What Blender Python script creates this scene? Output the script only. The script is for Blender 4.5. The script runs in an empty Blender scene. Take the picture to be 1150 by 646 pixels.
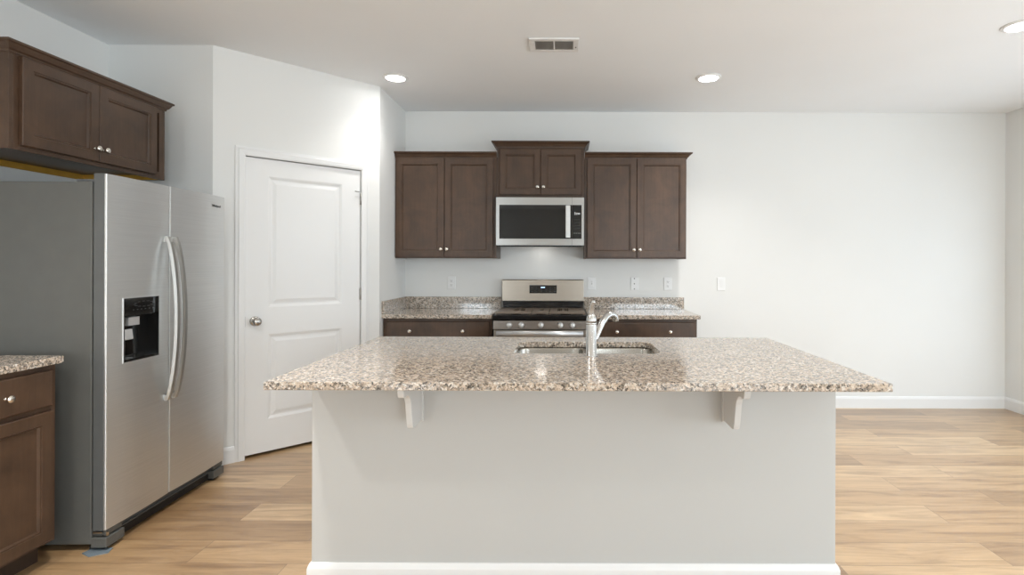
import bpy, bmesh, math, random
from math import pi, sin, cos, radians
from mathutils import Vector, Matrix

C = bpy.context.scene
random.seed(4)

# ------------------------------------------------------------------ camera
cd = bpy.data.cameras.new('camera')
cam = bpy.data.objects.new('camera', cd)
C.collection.objects.link(cam)
cd.sensor_fit = 'HORIZONTAL'
cd.sensor_width = 36.0
cd.lens = 610.0 / 1150.0 * 36.0
cd.shift_x = -(634 - 575) / 1150.0
cd.shift_y = -(323 - 296.5) / 1150.0
cd.clip_start = 0.05
EYE = 1.329
cam.location = (0, 0, EYE)
cam.rotation_euler = (pi / 2, -0.0033, 0)
C.camera = cam

# ------------------------------------------------------------------ look
C.view_settings.view_transform = 'Standard'
C.view_settings.look = 'None'
C.view_settings.gamma = 1
C.view_settings.use_curve_mapping = False
C.view_settings.exposure = 0.25

w = bpy.data.worlds.new('world')
C.world = w
w.use_nodes = True
bg = w.node_tree.nodes['Background']
bg.inputs[0].default_value = (0.80, 0.90, 1.0, 1)
bg.inputs[1].default_value = 1.5

# room extents
CEIL = 2.744
XL, XR = -2.97, 4.098
YB, YR = 5.05, -4.6           # back wall, rear wall behind the camera
SIDE_POWER, REAR_POWER, DOWN, SPOT = 9.5, 165.0, 30.0, 60.0


def daylight(name, loc, rot, sx, sy, power, col):
    l = bpy.data.lights.new(name, 'AREA')
    l.shape = 'RECTANGLE'
    l.size, l.size_y = sx, sy
    l.energy = power
    l.color = col
    o = bpy.data.objects.new(name, l)
    o.location = loc
    o.rotation_euler = rot
    C.collection.objects.link(o)
    return o


# daylight through the right-wall patio door; side and rear windows added unseen for fill
daylight('daylight_patio', (XR + 0.10, 3.3, 1.06), (0, pi / 2, 0), 2.0, 2.6, SIDE_POWER, (0.82, 0.925, 1.0))
daylight('fill_side', (XR + 0.10, 0.65, 1.2), (0, pi / 2, 0), 2.0, 2.4, 64.0, (0.82, 0.925, 1.0))
daylight('fill_rear_left', (-2.4, YR - 0.10, 1.45), (pi / 2, 0, 0), 0.9, 1.9, REAR_POWER * 0.28, (0.82, 0.93, 1.0))
daylight('fill_rear_right', (2.5, YR - 0.10, 1.45), (pi / 2, 0, 0), 2.4, 1.9, REAR_POWER * 0.72, (0.82, 0.93, 1.0))


# ------------------------------------------------------------------ materials
def new_mat(name):
    m = bpy.data.materials.new(name)
    m.use_nodes = True
    nt = m.node_tree
    b = nt.nodes['Principled BSDF']
    return m, nt, b


def setp(b, col=None, rough=None, metal=None, spec=None, coat=None, coat_r=None):
    if col is not None:
        b.inputs['Base Color'].default_value = (*col, 1)
    if rough is not None:
        b.inputs['Roughness'].default_value = rough
    if metal is not None:
        b.inputs['Metallic'].default_value = metal
    if spec is not None:
        b.inputs['Specular IOR Level'].default_value = spec
    if coat is not None:
        b.inputs['Coat Weight'].default_value = coat
    if coat_r is not None:
        b.inputs['Coat Roughness'].default_value = coat_r


def coords(nt, scale=(1, 1, 1), kind='Object'):
    tc = nt.nodes.new('ShaderNodeTexCoord')
    mp = nt.nodes.new('ShaderNodeMapping')
    mp.inputs['Scale'].default_value = scale
    nt.links.new(tc.outputs[kind], mp.inputs['Vector'])
    return mp.outputs['Vector']


def noise(nt, vec, scale, detail=3, rough=0.5, dist=0.0):
    n = nt.nodes.new('ShaderNodeTexNoise')
    n.inputs['Scale'].default_value = scale
    n.inputs['Detail'].default_value = detail
    n.inputs['Roughness'].default_value = rough
    n.inputs['Distortion'].default_value = dist
    nt.links.new(vec, n.inputs['Vector'])
    return n.outputs['Fac']


def ramp(nt, fac, stops, interp='LINEAR'):
    r = nt.nodes.new('ShaderNodeValToRGB')
    r.color_ramp.interpolation = interp
    els = r.color_ramp.elements
    els[0].position, els[0].color = stops[0][0], (*stops[0][1], 1)
    els[1].position, els[1].color = stops[-1][0], (*stops[-1][1], 1)
    for p, c in stops[1:-1]:
        e = els.new(p)
        e.color = (*c, 1)
    nt.links.new(fac, r.inputs[0])
    return r.outputs[0]


def mix(nt, a, b, fac=0.5, mode='MIX'):
    m = nt.nodes.new('ShaderNodeMix')
    m.data_type = 'RGBA'
    m.blend_type = mode
    for sock, v in ((m.inputs[6], a), (m.inputs[7], b), (m.inputs[0], fac)):
        if isinstance(v, (int, float)):
            sock.default_value = v
        elif isinstance(v, tuple):
            sock.default_value = (*v, 1)
        else:
            nt.links.new(v, sock)
    return m.outputs[2]


def bump(nt, b, h, strength, dist=0.001):
    n = nt.nodes.new('ShaderNodeBump')
    n.inputs['Strength'].default_value = strength
    n.inputs['Distance'].default_value = dist
    nt.links.new(h, n.inputs['Height'])
    nt.links.new(n.outputs[0], b.inputs['Normal'])


def rgb_range(nt, fac, lo, hi):
    m = nt.nodes.new('ShaderNodeMapRange')
    m.inputs['To Min'].default_value = lo
    m.inputs['To Max'].default_value = hi
    nt.links.new(fac, m.inputs['Value'])
    return m.outputs[0]


def paint(name, col, rough=0.6, orange_peel=0.15, spec=0.3):
    m, nt, b = new_mat(name)
    setp(b, None, rough, 0, spec)
    v = coords(nt)
    n1 = noise(nt, v, 1.3, 2)
    c = ramp(nt, n1, [(0.3, tuple(x * 0.985 for x in col)), (0.7, tuple(min(1, x * 1.01) for x in col))])
    nt.links.new(c, b.inputs['Base Color'])
    if orange_peel:
        bump(nt, b, noise(nt, v, 180, 2), orange_peel, 0.0006)
    return m


def wood_stain(name, base, dark, rough=0.36):
    m, nt, b = new_mat(name)
    setp(b, None, rough, 0, 0.35, 0.12, 0.35)
    v = coords(nt)
    mott = noise(nt, v, 5.5, 4, 0.6, 0.6)
    grain = noise(nt, coords(nt, (60, 60, 4)), 1.0, 4, 0.6)
    c1 = ramp(nt, mott, [(0.3, dark), (0.7, base)])
    c2 = ramp(nt, grain, [(0.3, (0.86, 0.84, 0.82)), (0.7, (1.05, 1.04, 1.03))])
    nt.links.new(mix(nt, c1, c2, 1.0, 'MULTIPLY'), b.inputs['Base Color'])
    nt.links.new(rgb_range(nt, mott, rough - 0.04, rough + 0.06), b.inputs['Roughness'])
    bump(nt, b, grain, 0.08, 0.0004)
    return m


def brushed(name, col, rough, axis='x', metal=1.0, streak=0.05):
    m, nt, b = new_mat(name)
    setp(b, None, rough, metal, 0.5)
    sc = {'x': (1.2, 90, 260), 'z': (260, 90, 1.2), 'y': (260, 1.2, 90)}[axis]
    n = noise(nt, coords(nt, sc), 1.0, 4, 0.6)
    c = ramp(nt, n, [(0.25, tuple(x * (1 - streak) for x in col)), (0.75, tuple(min(1, x * (1 + streak)) for x in col))])
    nt.links.new(c, b.inputs['Base Color'])
    # brushing runs sideways, so highlights smear up and down
    tg = nt.nodes.new('ShaderNodeCombineXYZ')
    tg.inputs[2].default_value = 1.0
    nt.links.new(tg.outputs[0], b.inputs['Tangent'])
    b.inputs['Anisotropic'].default_value = 0.6
    return m


def plain(name, col, rough=0.5, metal=0.0, spec=0.5, vary=0.04, coat=0):
    m, nt, b = new_mat(name)
    setp(b, None, rough, metal, spec, coat, 0.05)
    n = noise(nt, coords(nt), 14, 2)
    c = ramp(nt, n, [(0.3, tuple(x * (1 - vary) for x in col)), (0.7, tuple(min(1, x * (1 + vary)) for x in col))])
    nt.links.new(c, b.inputs['Base Color'])
    return m


def emissive(name, col, strength):
    m, nt, b = new_mat(name)
    setp(b, (0.9, 0.9, 0.9), 0.4)
    b.inputs['Emission Color'].default_value = (*col, 1)
    b.inputs['Emission Strength'].default_value = strength
    return m


def granite_mat():
    m, nt, b = new_mat('speckled_granite')
    setp(b, None, 0.09, 0, 0.85)
    v = coords(nt)
    # distort coordinates a little so the grains are irregular
    nz = nt.nodes.new('ShaderNodeTexNoise')
    nz.inputs['Scale'].default_value = 70
    nz.inputs['Detail'].default_value = 2
    nt.links.new(v, nz.inputs['Vector'])
    vm = nt.nodes.new('ShaderNodeVectorMath')
    vm.operation = 'MULTIPLY_ADD'
    vm.inputs[1].default_value = (0.014, 0.014, 0.014)
    nt.links.new(nz.outputs['Color'], vm.inputs[0])
    nt.links.new(v, vm.inputs[2])
    vv = vm.outputs[0]

    def vor(scale):
        t = nt.nodes.new('ShaderNodeTexVoronoi')
        t.inputs['Scale'].default_value = scale
        nt.links.new(vv, t.inputs['Vector'])
        s = nt.nodes.new('ShaderNodeSeparateColor')
        nt.links.new(t.outputs['Color'], s.inputs[0])
        return s.outputs[0], t.outputs['Distance']
    big, _ = vor(125)
    small, _ = vor(230)
    c1 = ramp(nt, big, [(0.0, (0.04, 0.037, 0.033)), (0.15, (0.17, 0.15, 0.13)), (0.38, (0.42, 0.335, 0.26)),
                        (0.62, (0.62, 0.51, 0.405)), (0.87, (0.74, 0.69, 0.62))], 'CONSTANT')
    c2 = ramp(nt, small, [(0.0, (0.03, 0.027, 0.025)), (0.20, (0.26, 0.225, 0.195)), (0.40, (0.60, 0.485, 0.375)),
                          (0.85, (0.80, 0.75, 0.69))], 'CONSTANT')
    nt.links.new(mix(nt, c1, c2, 0.35), b.inputs['Base Color'])
    return m


def plank_mat():
    m, nt, b = new_mat('oak_plank_floor')
    setp(b, None, 0.42, 0, 0.9, 0.6, 0.28)
    v = coords(nt)
    br = nt.nodes.new('ShaderNodeTexBrick')
    br.offset = 0.37
    br.offset_frequency = 2
    br.inputs['Scale'].default_value = 1.0
    br.inputs['Brick Width'].default_value = 1.22
    br.inputs['Row Height'].default_value = 0.2
    br.inputs['Mortar Size'].default_value = 0.0012
    br.inputs['Mortar Smooth'].default_value = 0.2
    br.inputs['Bias'].default_value = 0.0
    br.inputs['Color1'].default_value = (0, 0, 0, 1)
    br.inputs['Color2'].default_value = (1, 1, 1, 1)
    br.inputs['Mortar'].default_value = (0.5, 0.5, 0.5, 1)
    nt.links.new(v, br.inputs['Vector'])
    sep = nt.nodes.new('ShaderNodeSeparateColor')
    nt.links.new(br.outputs['Color'], sep.inputs[0])
    tone = sep.outputs[0]
    # every plank samples its own piece of grain
    comb = nt.nodes.new('ShaderNodeCombineXYZ')
    mul = nt.nodes.new('ShaderNodeMath')
    mul.operation = 'MULTIPLY'
    mul.inputs[1].default_value = 37.0
    nt.links.new(tone, mul.inputs[0])
    nt.links.new(mul.outputs[0], comb.inputs[2])
    add = nt.nodes.new('ShaderNodeVectorMath')
    add.operation = 'ADD'
    nt.links.new(v, add.inputs[0])
    nt.links.new(comb.outputs[0], add.inputs[1])
    mp = nt.nodes.new('ShaderNodeMapping')
    mp.inputs['Scale'].default_value = (1.3, 11, 1)
    nt.links.new(add.outputs[0], mp.inputs['Vector'])
    g1 = noise(nt, mp.outputs[0], 1.6, 6, 0.62, 0.7)
    mp2 = nt.nodes.new('ShaderNodeMapping')
    mp2.inputs['Scale'].default_value = (4, 120, 1)
    nt.links.new(add.outputs[0], mp2.inputs['Vector'])
    g2 = noise(nt, mp2.outputs[0], 1.0, 3, 0.6)
    col = ramp(nt, tone, [(0.0, (0.32, 0.19, 0.090)), (0.5, (0.50, 0.32, 0.162)), (1.0, (0.62, 0.43, 0.240))])
    gr = ramp(nt, g1, [(0.30, (0.55, 0.49, 0.44)), (0.44, (0.84, 0.81, 0.78)), (0.53, (0.98, 0.98, 0.98)), (0.70, (1.14, 1.16, 1.18))])
    gf = ramp(nt, g2, [(0.3, (0.92, 0.91, 0.90)), (0.7, (1.04, 1.04, 1.04))])
    c = mix(nt, mix(nt, col, gr, 1.0, 'MULTIPLY'), gf, 1.0, 'MULTIPLY')
    c = mix(nt, c, (0.16, 0.10, 0.055), br.outputs['Fac'])
    nt.links.new(c, b.inputs['Base Color'])
    nt.links.new(rgb_range(nt, g1, 0.30, 0.42), b.inputs['Roughness'])
    bump(nt, b, g1, 0.06, 0.0008)
    return m


def glass_pane():
    m, nt, b = new_mat('window_glass')
    nt.nodes.remove(b)
    out = nt.nodes['Material Output']
    t = nt.nodes.new('ShaderNodeBsdfTransparent')
    g = nt.nodes.new('ShaderNodeBsdfGlossy')
    g.inputs['Roughness'].default_value = 0.02
    mx = nt.nodes.new('ShaderNodeMixShader')
    mx.inputs[0].default_value = 0.06
    nt.links.new(t.outputs[0], mx.inputs[1])
    nt.links.new(g.outputs[0], mx.inputs[2])
    nt.links.new(mx.outputs[0], out.inputs[0])
    return m


M = dict(
    wall=paint('wall_paint', (0.81, 0.81, 0.79), 0.65, 0.12),
    ceil=paint('ceiling_paint', (0.91, 0.93, 0.945), 0.8, 0.25, 0.15),
    trim=paint('white_trim_paint', (0.84, 0.84, 0.83), 0.38, 0.0, 0.4),
    island=paint('island_paint_darkened', (0.55, 0.55, 0.535), 0.55, 0.08),  # wall paint tone, darkened to offset the strong light on the island front
    corbel=paint('corbel_paint', (0.66, 0.66, 0.65), 0.45, 0.0),
    floor=plank_mat(),
    granite=granite_mat(),
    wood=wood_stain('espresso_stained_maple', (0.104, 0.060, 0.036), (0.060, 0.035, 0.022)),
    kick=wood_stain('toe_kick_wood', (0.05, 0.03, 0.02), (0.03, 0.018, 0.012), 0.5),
    raw=plain('raw_golden_plywood', (0.58, 0.31, 0.045), 0.6, 0, 0.3, 0.1),
    nickel=plain('brushed_nickel_knob', (0.80, 0.76, 0.70), 0.22, 1.0),
    chrome=plain('brushed_chrome', (0.64, 0.64, 0.63), 0.2, 1.0),
    steel=brushed('brushed_stainless_steel', (0.76, 0.775, 0.775), 0.40, 'x', 0.9),
    handle=brushed('handle_stainless_steel', (0.50, 0.50, 0.485), 0.40, 'z'),
    steel_warm=brushed('satin_stainless_steel', (0.47, 0.42, 0.36), 0.34, 'x'),
    steel_grey=brushed('grey_stainless_steel', (0.46, 0.46, 0.45), 0.32, 'x'),
    steel_dark=brushed('dark_stainless_steel', (0.27, 0.235, 0.205), 0.33, 'x'),
    sink=brushed('sink_stainless_steel', (0.48, 0.46, 0.42), 0.25, 'x'),
    fridge_side=plain('charcoal_painted_steel', (0.105, 0.107, 0.100), 0.42, 0.0, 0.5, 0.03),
    fridge_grey=plain('dark_grey_plastic', (0.10, 0.105, 0.105), 0.4, 0, 0.5, 0.03),
    black=plain('gloss_black_plastic', (0.008, 0.008, 0.008), 0.08, 0, 0.5),
    blackglass=plain('black_oven_glass', (0.010, 0.010, 0.010), 0.05, 0, 0.55, 0.04, 0.0),
    matteblack=plain('matt_black_plastic', (0.012, 0.012, 0.012), 0.5, 0, 0.3),
    iron=plain('cast_iron_grate', (0.26, 0.20, 0.155), 0.28, 0.7, 0.5),
    enamel=plain('black_enamel', (0.012, 0.011, 0.011), 0.15, 0, 0.6),
    silver=plain('silver_plastic', (0.62, 0.62, 0.62), 0.3, 0.6, 0.5),
    greyprint=plain('grey_print', (0.10, 0.10, 0.10), 0.5, 0, 0.3),
    paleprint=plain('pale_print', (0.62, 0.62, 0.62), 0.4, 0, 0.3),
    dimprint=plain('dim_print', (0.06, 0.06, 0.06), 0.4, 0, 0.3),
    plate=plain('white_plastic_plate', (0.84, 0.84, 0.83), 0.35, 0, 0.5, 0.01),
    slot=plain('dark_slot', (0.10, 0.10, 0.095), 0.6),
    ventdark=plain('vent_shadow_grey', (0.42, 0.42, 0.41), 0.7),
    hinge=plain('satin_steel_hinge', (0.42, 0.41, 0.39), 0.35, 1.0),
    knobmetal=plain('satin_nickel_door_knob', (0.48, 0.46, 0.43), 0.25, 1.0),
    shim=plain('blue_grey_felt', (0.17, 0.21, 0.24), 0.9, 0, 0.1, 0.1),
    lamp=emissive('downlight_lens', (1.0, 1.0, 1.0), DOWN),
    hoodlamp=emissive('cooktop_lamp_lens', (1.0, 0.95, 0.88), 11.0),
    display=emissive('blue_display', (0.35, 0.6, 1.0), 1.6),
    glass=glass_pane(),
)


# ------------------------------------------------------------------ mesh helpers
class MB:
    """collects shapes into one bmesh"""
    def __init__(self):
        self.bm = bmesh.new()
        self.cuts = []

    def slot(self):
        """faces added from here on take the next material"""
        self.cuts.append(len(self.bm.faces))
        return self

    def box(self, x0, x1, y0, y1, z0, z1):
        vs = [self.bm.verts.new((x, y, z)) for x in (x0, x1) for y in (y0, y1) for z in (z0, z1)]
        for f in ((0, 1, 3, 2), (4, 6, 7, 5), (0, 4, 5, 1), (2, 3, 7, 6), (0, 2, 6, 4), (1, 5, 7, 3)):
            self.bm.faces.new([vs[i] for i in f])
        return self

    def loft(self, rings, cap0=True, cap1=True, closed=True, smooth=False):
        R = [[self.bm.verts.new(p) for p in r] for r in rings]
        n = len(R[0])
        for a, b in zip(R[:-1], R[1:]):
            for i in range(n if closed else n - 1):
                j = (i + 1) % n
                try:
                    f = self.bm.faces.new((a[i], a[j], b[j], b[i]))
                    f.smooth = smooth
                except ValueError:
                    pass
        if cap0:
            self.bm.faces.new(R[0][::-1])
        if cap1:
            self.bm.faces.new(R[-1])
        return self

    def prism(self, pts, fn, a, b):
        """2D polygon extruded: fn(u, v, t) -> 3D, t from a to b"""
        return self.loft([[fn(u, v, a) for u, v in pts], [fn(u, v, b) for u, v in pts]])

    def cyl(self, p, q, r, r2=None, n=20, smooth=True):
        p, q = Vector(p), Vector(q)
        r2 = r if r2 is None else r2
        d = (q - p).normalized()
        a = d.orthogonal().normalized()
        b = d.cross(a)
        rings = []
        for c, rr in ((p, r), (q, r2)):
            rings.append([c + a * rr * cos(2 * pi * i / n) + b * rr * sin(2 * pi * i / n) for i in range(n)])
        return self.loft(rings, smooth=smooth)

    def lathe(self, o, d, prof, n=24):
        """prof: (distance along d, radius)"""
        o, d = Vector(o), Vector(d).normalized()
        a = d.orthogonal().normalized()
        b = d.cross(a)
        rings = [[o + d * t + a * max(r, 1e-4) * cos(2 * pi * i / n) + b * max(r, 1e-4) * sin(2 * pi * i / n)
                  for i in range(n)] for t, r in prof]
        return self.loft(rings, smooth=True)

    def tube(self, pts, radii, n=16, squash=1.0, up=(0, 0, 1)):
        pts = [Vector(p) for p in pts]
        if not hasattr(radii, '__len__'):
            radii = [radii] * len(pts)
        rings = []
        for i, p in enumerate(pts):
            t = (pts[min(i + 1, len(pts) - 1)] - pts[max(i - 1, 0)]).normalized()
            a = Vector(up) - t * t.dot(Vector(up))
            if a.length < 1e-3:
                a = t.orthogonal()
            a.normalize()
            b = t.cross(a)
            rings.append([p + a * radii[i] * squash * cos(2 * pi * k / n) + b * radii[i] * sin(2 * pi * k / n) for k in range(n)])
        return self.loft(rings, smooth=True)

    def rects(self, x0, x1, z0, z1, steps, back=None):
        """panel facing -y: concentric rectangles, steps = (inset, y)"""
        rings = [[(x0 + i, y, z0 + i), (x1 - i, y, z0 + i), (x1 - i, y, z1 - i), (x0 + i, y, z1 - i)] for i, y in steps]
        return self.loft(rings, cap0=(back is not False), cap1=True)

    def sweep(self, path, prof, fn, caps=True):
        """path: open 2D polyline; prof: (out, h), out is to the right of travel; fn(u, v, h) -> 3D"""
        n = len(path)
        P = [Vector(p) for p in path]
        rings = []
        for i in range(n):
            if i == 0:
                d = (P[1] - P[0]).normalized()
                m = Vector((d.y, -d.x))
            elif i == n - 1:
                d = (P[-1] - P[-2]).normalized()
                m = Vector((d.y, -d.x))
            else:
                d1 = (P[i] - P[i - 1]).normalized()
                d2 = (P[i + 1] - P[i]).normalized()
                n1, n2 = Vector((d1.y, -d1.x)), Vector((d2.y, -d2.x))
                m = (n1 + n2).normalized()
                m = m / max(0.2, m.dot(n1))
            rings.append([fn(P[i].x + m.x * o, P[i].y + m.y * o, h) for o, h in prof])
        return self.loft(rings, caps, caps)

    def build(self, name, mat, parent=None, bevel=0, seg=2):
        bm = self.bm
        bmesh.ops.recalc_face_normals(bm, faces=bm.faces)
        me = bpy.data.meshes.new(name)
        bm.to_mesh(me)
        bm.free()
        for k_ in (mat if isinstance(mat, tuple) else (mat,)):
            me.materials.append(M[k_])
        for cut in self.cuts:
            for i_ in range(cut, len(me.polygons)):
                me.polygons[i_].material_index += 1
        o = bpy.data.objects.new(name, me)
        C.collection.objects.link(o)
        if parent is not None:
            o.parent = parent
        if bevel:
            md = o.modifiers.new('bevel', 'BEVEL')
            md.width = bevel
            md.segments = seg
            md.limit_method = 'ANGLE'
            md.angle_limit = radians(40)
        return o


def thing(name, label, cat, loc=(0, 0, 0), rz=0.0, group=None):
    o = bpy.data.objects.new(name, None)
    o.empty_display_size = 0.1
    C.collection.objects.link(o)
    o.location = loc
    o.rotation_euler = (0, 0, rz)
    tag(o, label, cat, group)
    return o


def tag(o, label, cat, group=None):
    o['label'] = label
    o['category'] = cat
    if group:
        o['group'] = group
    return o


def struct(o, label=None):
    o['kind'] = 'structure'
    if label:
        o['label'] = label
    return o


def dup(root, loc, label, rz=None):
    r = root.copy()
    C.collection.objects.link(r)
    r.location = loc
    if rz is not None:
        r.rotation_euler = (0, 0, rz)
    r['label'] = label
    for ch in list(root.children):
        c = ch.copy()
        C.collection.objects.link(c)
        c.parent = r
        for g in list(ch.children):
            d = g.copy()
            C.collection.objects.link(d)
            d.parent = c
    return r


# ------------------------------------------------------------------ room shell
T = 0.12
struct(MB().box(XL - T, XR + T, YR - T, YB + T, -0.1, 0.0).build('floor', 'floor'))
struct(MB().box(XL - T, XR + T, YR - T, YB + T, CEIL, CEIL + 0.1).build('ceiling', 'ceil'))
struct(MB().box(XL - T, XR + T, YB, YB + T, 0, CEIL).build('wall_back', 'wall'))
struct(MB().box(XL - T, XL, YR, YB, 0, CEIL).build('wall_left', 'wall'))

# right wall with the patio door opening and an added window, both out of view
r = MB()
r.box(XR, XR + T, YR, -0.55, 0, CEIL).box(XR, XR + T, 1.85, 2.0, 0, CEIL).box(XR, XR + T, 4.6, YB, 0, CEIL)
r.box(XR, XR + T, -0.55, 1.85, 0, 0.2).box(XR, XR + T, -0.55, 1.85, 2.2, CEIL)
r.box(XR, XR + T, 2.0, 4.6, 2.08, CEIL)
struct(r.build('wall_right', 'wall'))
r = MB()
r.box(XL, -2.85, YR - T, YR, 0, CEIL).box(-1.95, 1.3, YR - T, YR, 0, CEIL).box(3.7, XR, YR - T, YR, 0, CEIL)
for a_, c_ in ((-2.85, -1.95), (1.3, 3.7)):
    r.box(a_, c_, YR - T, YR, 0, 0.5).box(a_, c_, YR - T, YR, 2.4, CEIL)
struct(r.build('wall_rear', 'wall'))


def window(name, org, rz, wdt, z0, z1, bars):
    e = bpy.data.objects.new(name, None)
    C.collection.objects.link(e)
    e.location = org
    e.rotation_euler = (0, 0, rz)
    struct(e)
    f = MB()
    t = 0.05
    f.box(0, wdt, 0, 0.06, z0, z0 + t).box(0, wdt, 0, 0.06, z1 - t, z1)
    f.box(0, t, 0, 0.06, z0 + t, z1 - t).box(wdt - t, wdt, 0, 0.06, z0 + t, z1 - t)
    for b in bars:
        f.box(b - t / 2, b + t / 2, 0, 0.06, z0 + t, z1 - t)
    f.build('window_frame', 'trim', e)
    MB().box(t, wdt - t, 0.028, 0.032, z0 + t, z1 - t).build('window_pane', 'glass', e)
    return e


window('window_1', (XR + 0.02, 4.6, 0), -pi / 2, 2.6, 0.0, 2.08, [1.3])
window('added_window_2', (XR + 0.02, 1.85, 0), -pi / 2, 2.4, 0.2, 2.2, [1.2])  # unseen window, added so fill light reaches the left wall
window('added_window_3', (1.3, YR - 0.10, 0), 0, 2.4, 0.5, 2.4, [1.2])  # unseen rear window, added for fill and kept clear of appliance reflections
window('added_window_4', (-2.85, YR - 0.10, 0), 0, 0.9, 0.5, 2.4, [])  # second unseen rear window, added for fill

# pantry bump-out: front face, angled face with the door, and the side face
BX, BY = -2.289, 3.53
CX, CY = -1.482, 4.348
ANG = math.atan2(CY - BY, CX - BX)
LEN = math.hypot(CX - BX, CY - BY)
struct(MB().box(XL, BX, BY, BY + 0.1, 0, CEIL).build('wall_pantry_front', 'wall'))
struct(MB().box(CX - 0.1, CX, CY, YB, 0, CEIL).build('wall_pantry_side', 'wall'))
DU0, DU1, DH = 0.192, 0.992, 2.05     # door edges along the angled face
aw = MB()
aw.box(0, DU0 - 0.012, 0, 0.1, 0, CEIL).box(DU1 + 0.012, LEN, 0, 0.1, 0, CEIL)
aw.box(DU0 - 0.012, DU1 + 0.012, 0, 0.1, DH + 0.012, CEIL)
o = struct(aw.build('wall_pantry_angled', 'wall'))
o.location = (BX, BY, 0)
o.rotation_euler = (0, 0, ANG)

# door casing with jambs and stops
cs = MB()
prof = [(0, 0), (0, 0.012), (0.010, 0.016), (0.038, 0.018), (0.046, 0.013), (0.060, 0.010), (0.060, 0)]
cs.sweep([(DU1 + 0.004, 0.0), (DU1 + 0.004, DH + 0.004), (DU0 - 0.004, DH + 0.004), (DU0 - 0.004, 0.0)], prof,
         lambda u, v, h: (u, -h, v))
cs.box(DU0 - 0.012, DU0 - 0.004, 0, 0.1, 0, DH + 0.012).box(DU1 + 0.004, DU1 + 0.012, 0, 0.1, 0, DH + 0.012)
cs.box(DU0 - 0.004, DU1 + 0.004, 0, 0.1, DH + 0.004, DH + 0.012)
cs.box(DU0 - 0.004, DU0 + 0.008, 0.05, 0.085, 0, DH).box(DU1 - 0.008, DU1 + 0.004, 0.05, 0.085, 0, DH)
o = struct(cs.build('trim_1', 'trim'), 'white moulded casing around the angled pantry door')
o.location = (BX, BY, 0)
o.rotation_euler = (0, 0, ANG)

# pantry door
dr = bpy.data.objects.new('door_1', None)
C.collection.objects.link(dr)
dr.location = (BX + cos(ANG) * DU0, BY + sin(ANG) * DU0, 0)
dr.rotation_euler = (0, 0, ANG)
struct(dr, 'white two-panel pantry door in the angled wall')
W = DU1 - DU0
d = MB()
z0, z1 = 0.022, DH - 0.002
yf, yb = 0.006, 0.041
px0, px1 = 0.142, W - 0.142
pan = [(0.246, 0.835), (1.02, 1.93)]
d.box(0, px0, yf, yb, z0, z1).box(px1, W, yf, yb, z0, z1)
d.box(px0, px1, yf, yb, z0, pan[0][0]).box(px0, px1, yf, yb, pan[0][1], pan[1][0]).box(px0, px1, yf, yb, pan[1][1], z1)
for a, b in pan:
    d.rects(px0, px1, a, b, [(0, yb), (0, yf), (0.010, yf + 0.004), (0.020, yf + 0.010), (0.030, yf + 0.010),
                             (0.050, yf + 0.003), (0.055, yf + 0.002)])
d.build('door_leaf', 'trim', dr)
k = MB()
k.lathe((0.060, yf, 0.93), (0, -1, 0), [(0, 0.032), (0.005, 0.033), (0.009, 0.028), (0.011, 0.012), (0.028, 0.011),
                                         (0.034, 0.018), (0.042, 0.026), (0.052, 0.029), (0.060, 0.026), (0.066, 0.016), (0.068, 0.0)])
k.build('door_knob', 'knobmetal', dr)
MB().box(-0.003, 0.0, -0.002, 0.030, 0.895, 0.965).build('strike_plate', 'hinge', dr)
for hz in (0.24, 1.09, 1.83):
    h = MB()
    h.cyl((W + 0.002, -0.002, hz - 0.045), (W + 0.002, -0.002, hz + 0.045), 0.0065, n=12)
    h.cyl((W + 0.002, -0.002, hz + 0.045), (W + 0.002, -0.002, hz + 0.052), 0.004, 0.002, n=10)
    h.box(W - 0.004, W + 0.001, 0, 0.03, hz - 0.045, hz + 0.045)
    h.build('hinge', 'hinge', dr)
st = MB()
st.box(W - 0.030, W + 0.012, -0.010, -0.006, 1.880, 1.888)
st.tube([(W - 0.030, -0.008, 1.884), (W - 0.052, -0.022, 1.884)], 0.004, 8)
st.build('hinge_stop', 'hinge', dr)

# baseboards
BH = 0.108
bprof = [(0, 0), (0.014, 0), (0.014, BH - 0.022), (0.010, BH - 0.010), (0.006, BH - 0.002), (0.004, BH), (0, BH)]
XYZ = lambda u, v, h: (u, v, h)


def baseboard(name, path):
    return struct(MB().sweep(path, bprof, XYZ).build(name, 'trim'))


baseboard('baseboard_back', [(1.086, YB), (XR, YB)])
baseboard('baseboard_right', [(XR, YB), (XR, 4.6)])
baseboard('baseboard_right_near', [(XR, 2.0), (XR, YR)])
baseboard('baseboard_left', [(XL, YR), (XL, 1.94)])
cu, su = cos(ANG), sin(ANG)
baseboard('baseboard_pantry', [(XL, BY), (BX, BY), (BX + cu * (DU0 - 0.064), BY + su * (DU0 - 0.064))])
baseboard('baseboard_pantry_side', [(BX + cu * (DU1 + 0.064), BY + su * (DU1 + 0.064)), (CX, CY), (CX, 4.40)])


# ------------------------------------------------------------------ cabinets (local: back at y=0, front towards -y)
def knob(parent, x, y, z):
    b = MB()
    b.lathe((x, y, z), (0, -1, 0), [(0, 0.008), (0.002, 0.008), (0.004, 0.0055), (0.012, 0.0055), (0.016, 0.010),
                                    (0.019, 0.0145), (0.024, 0.0155), (0.028, 0.012), (0.0295, 0.0)], 18)
    return b.build('knob', 'nickel', parent)


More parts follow.
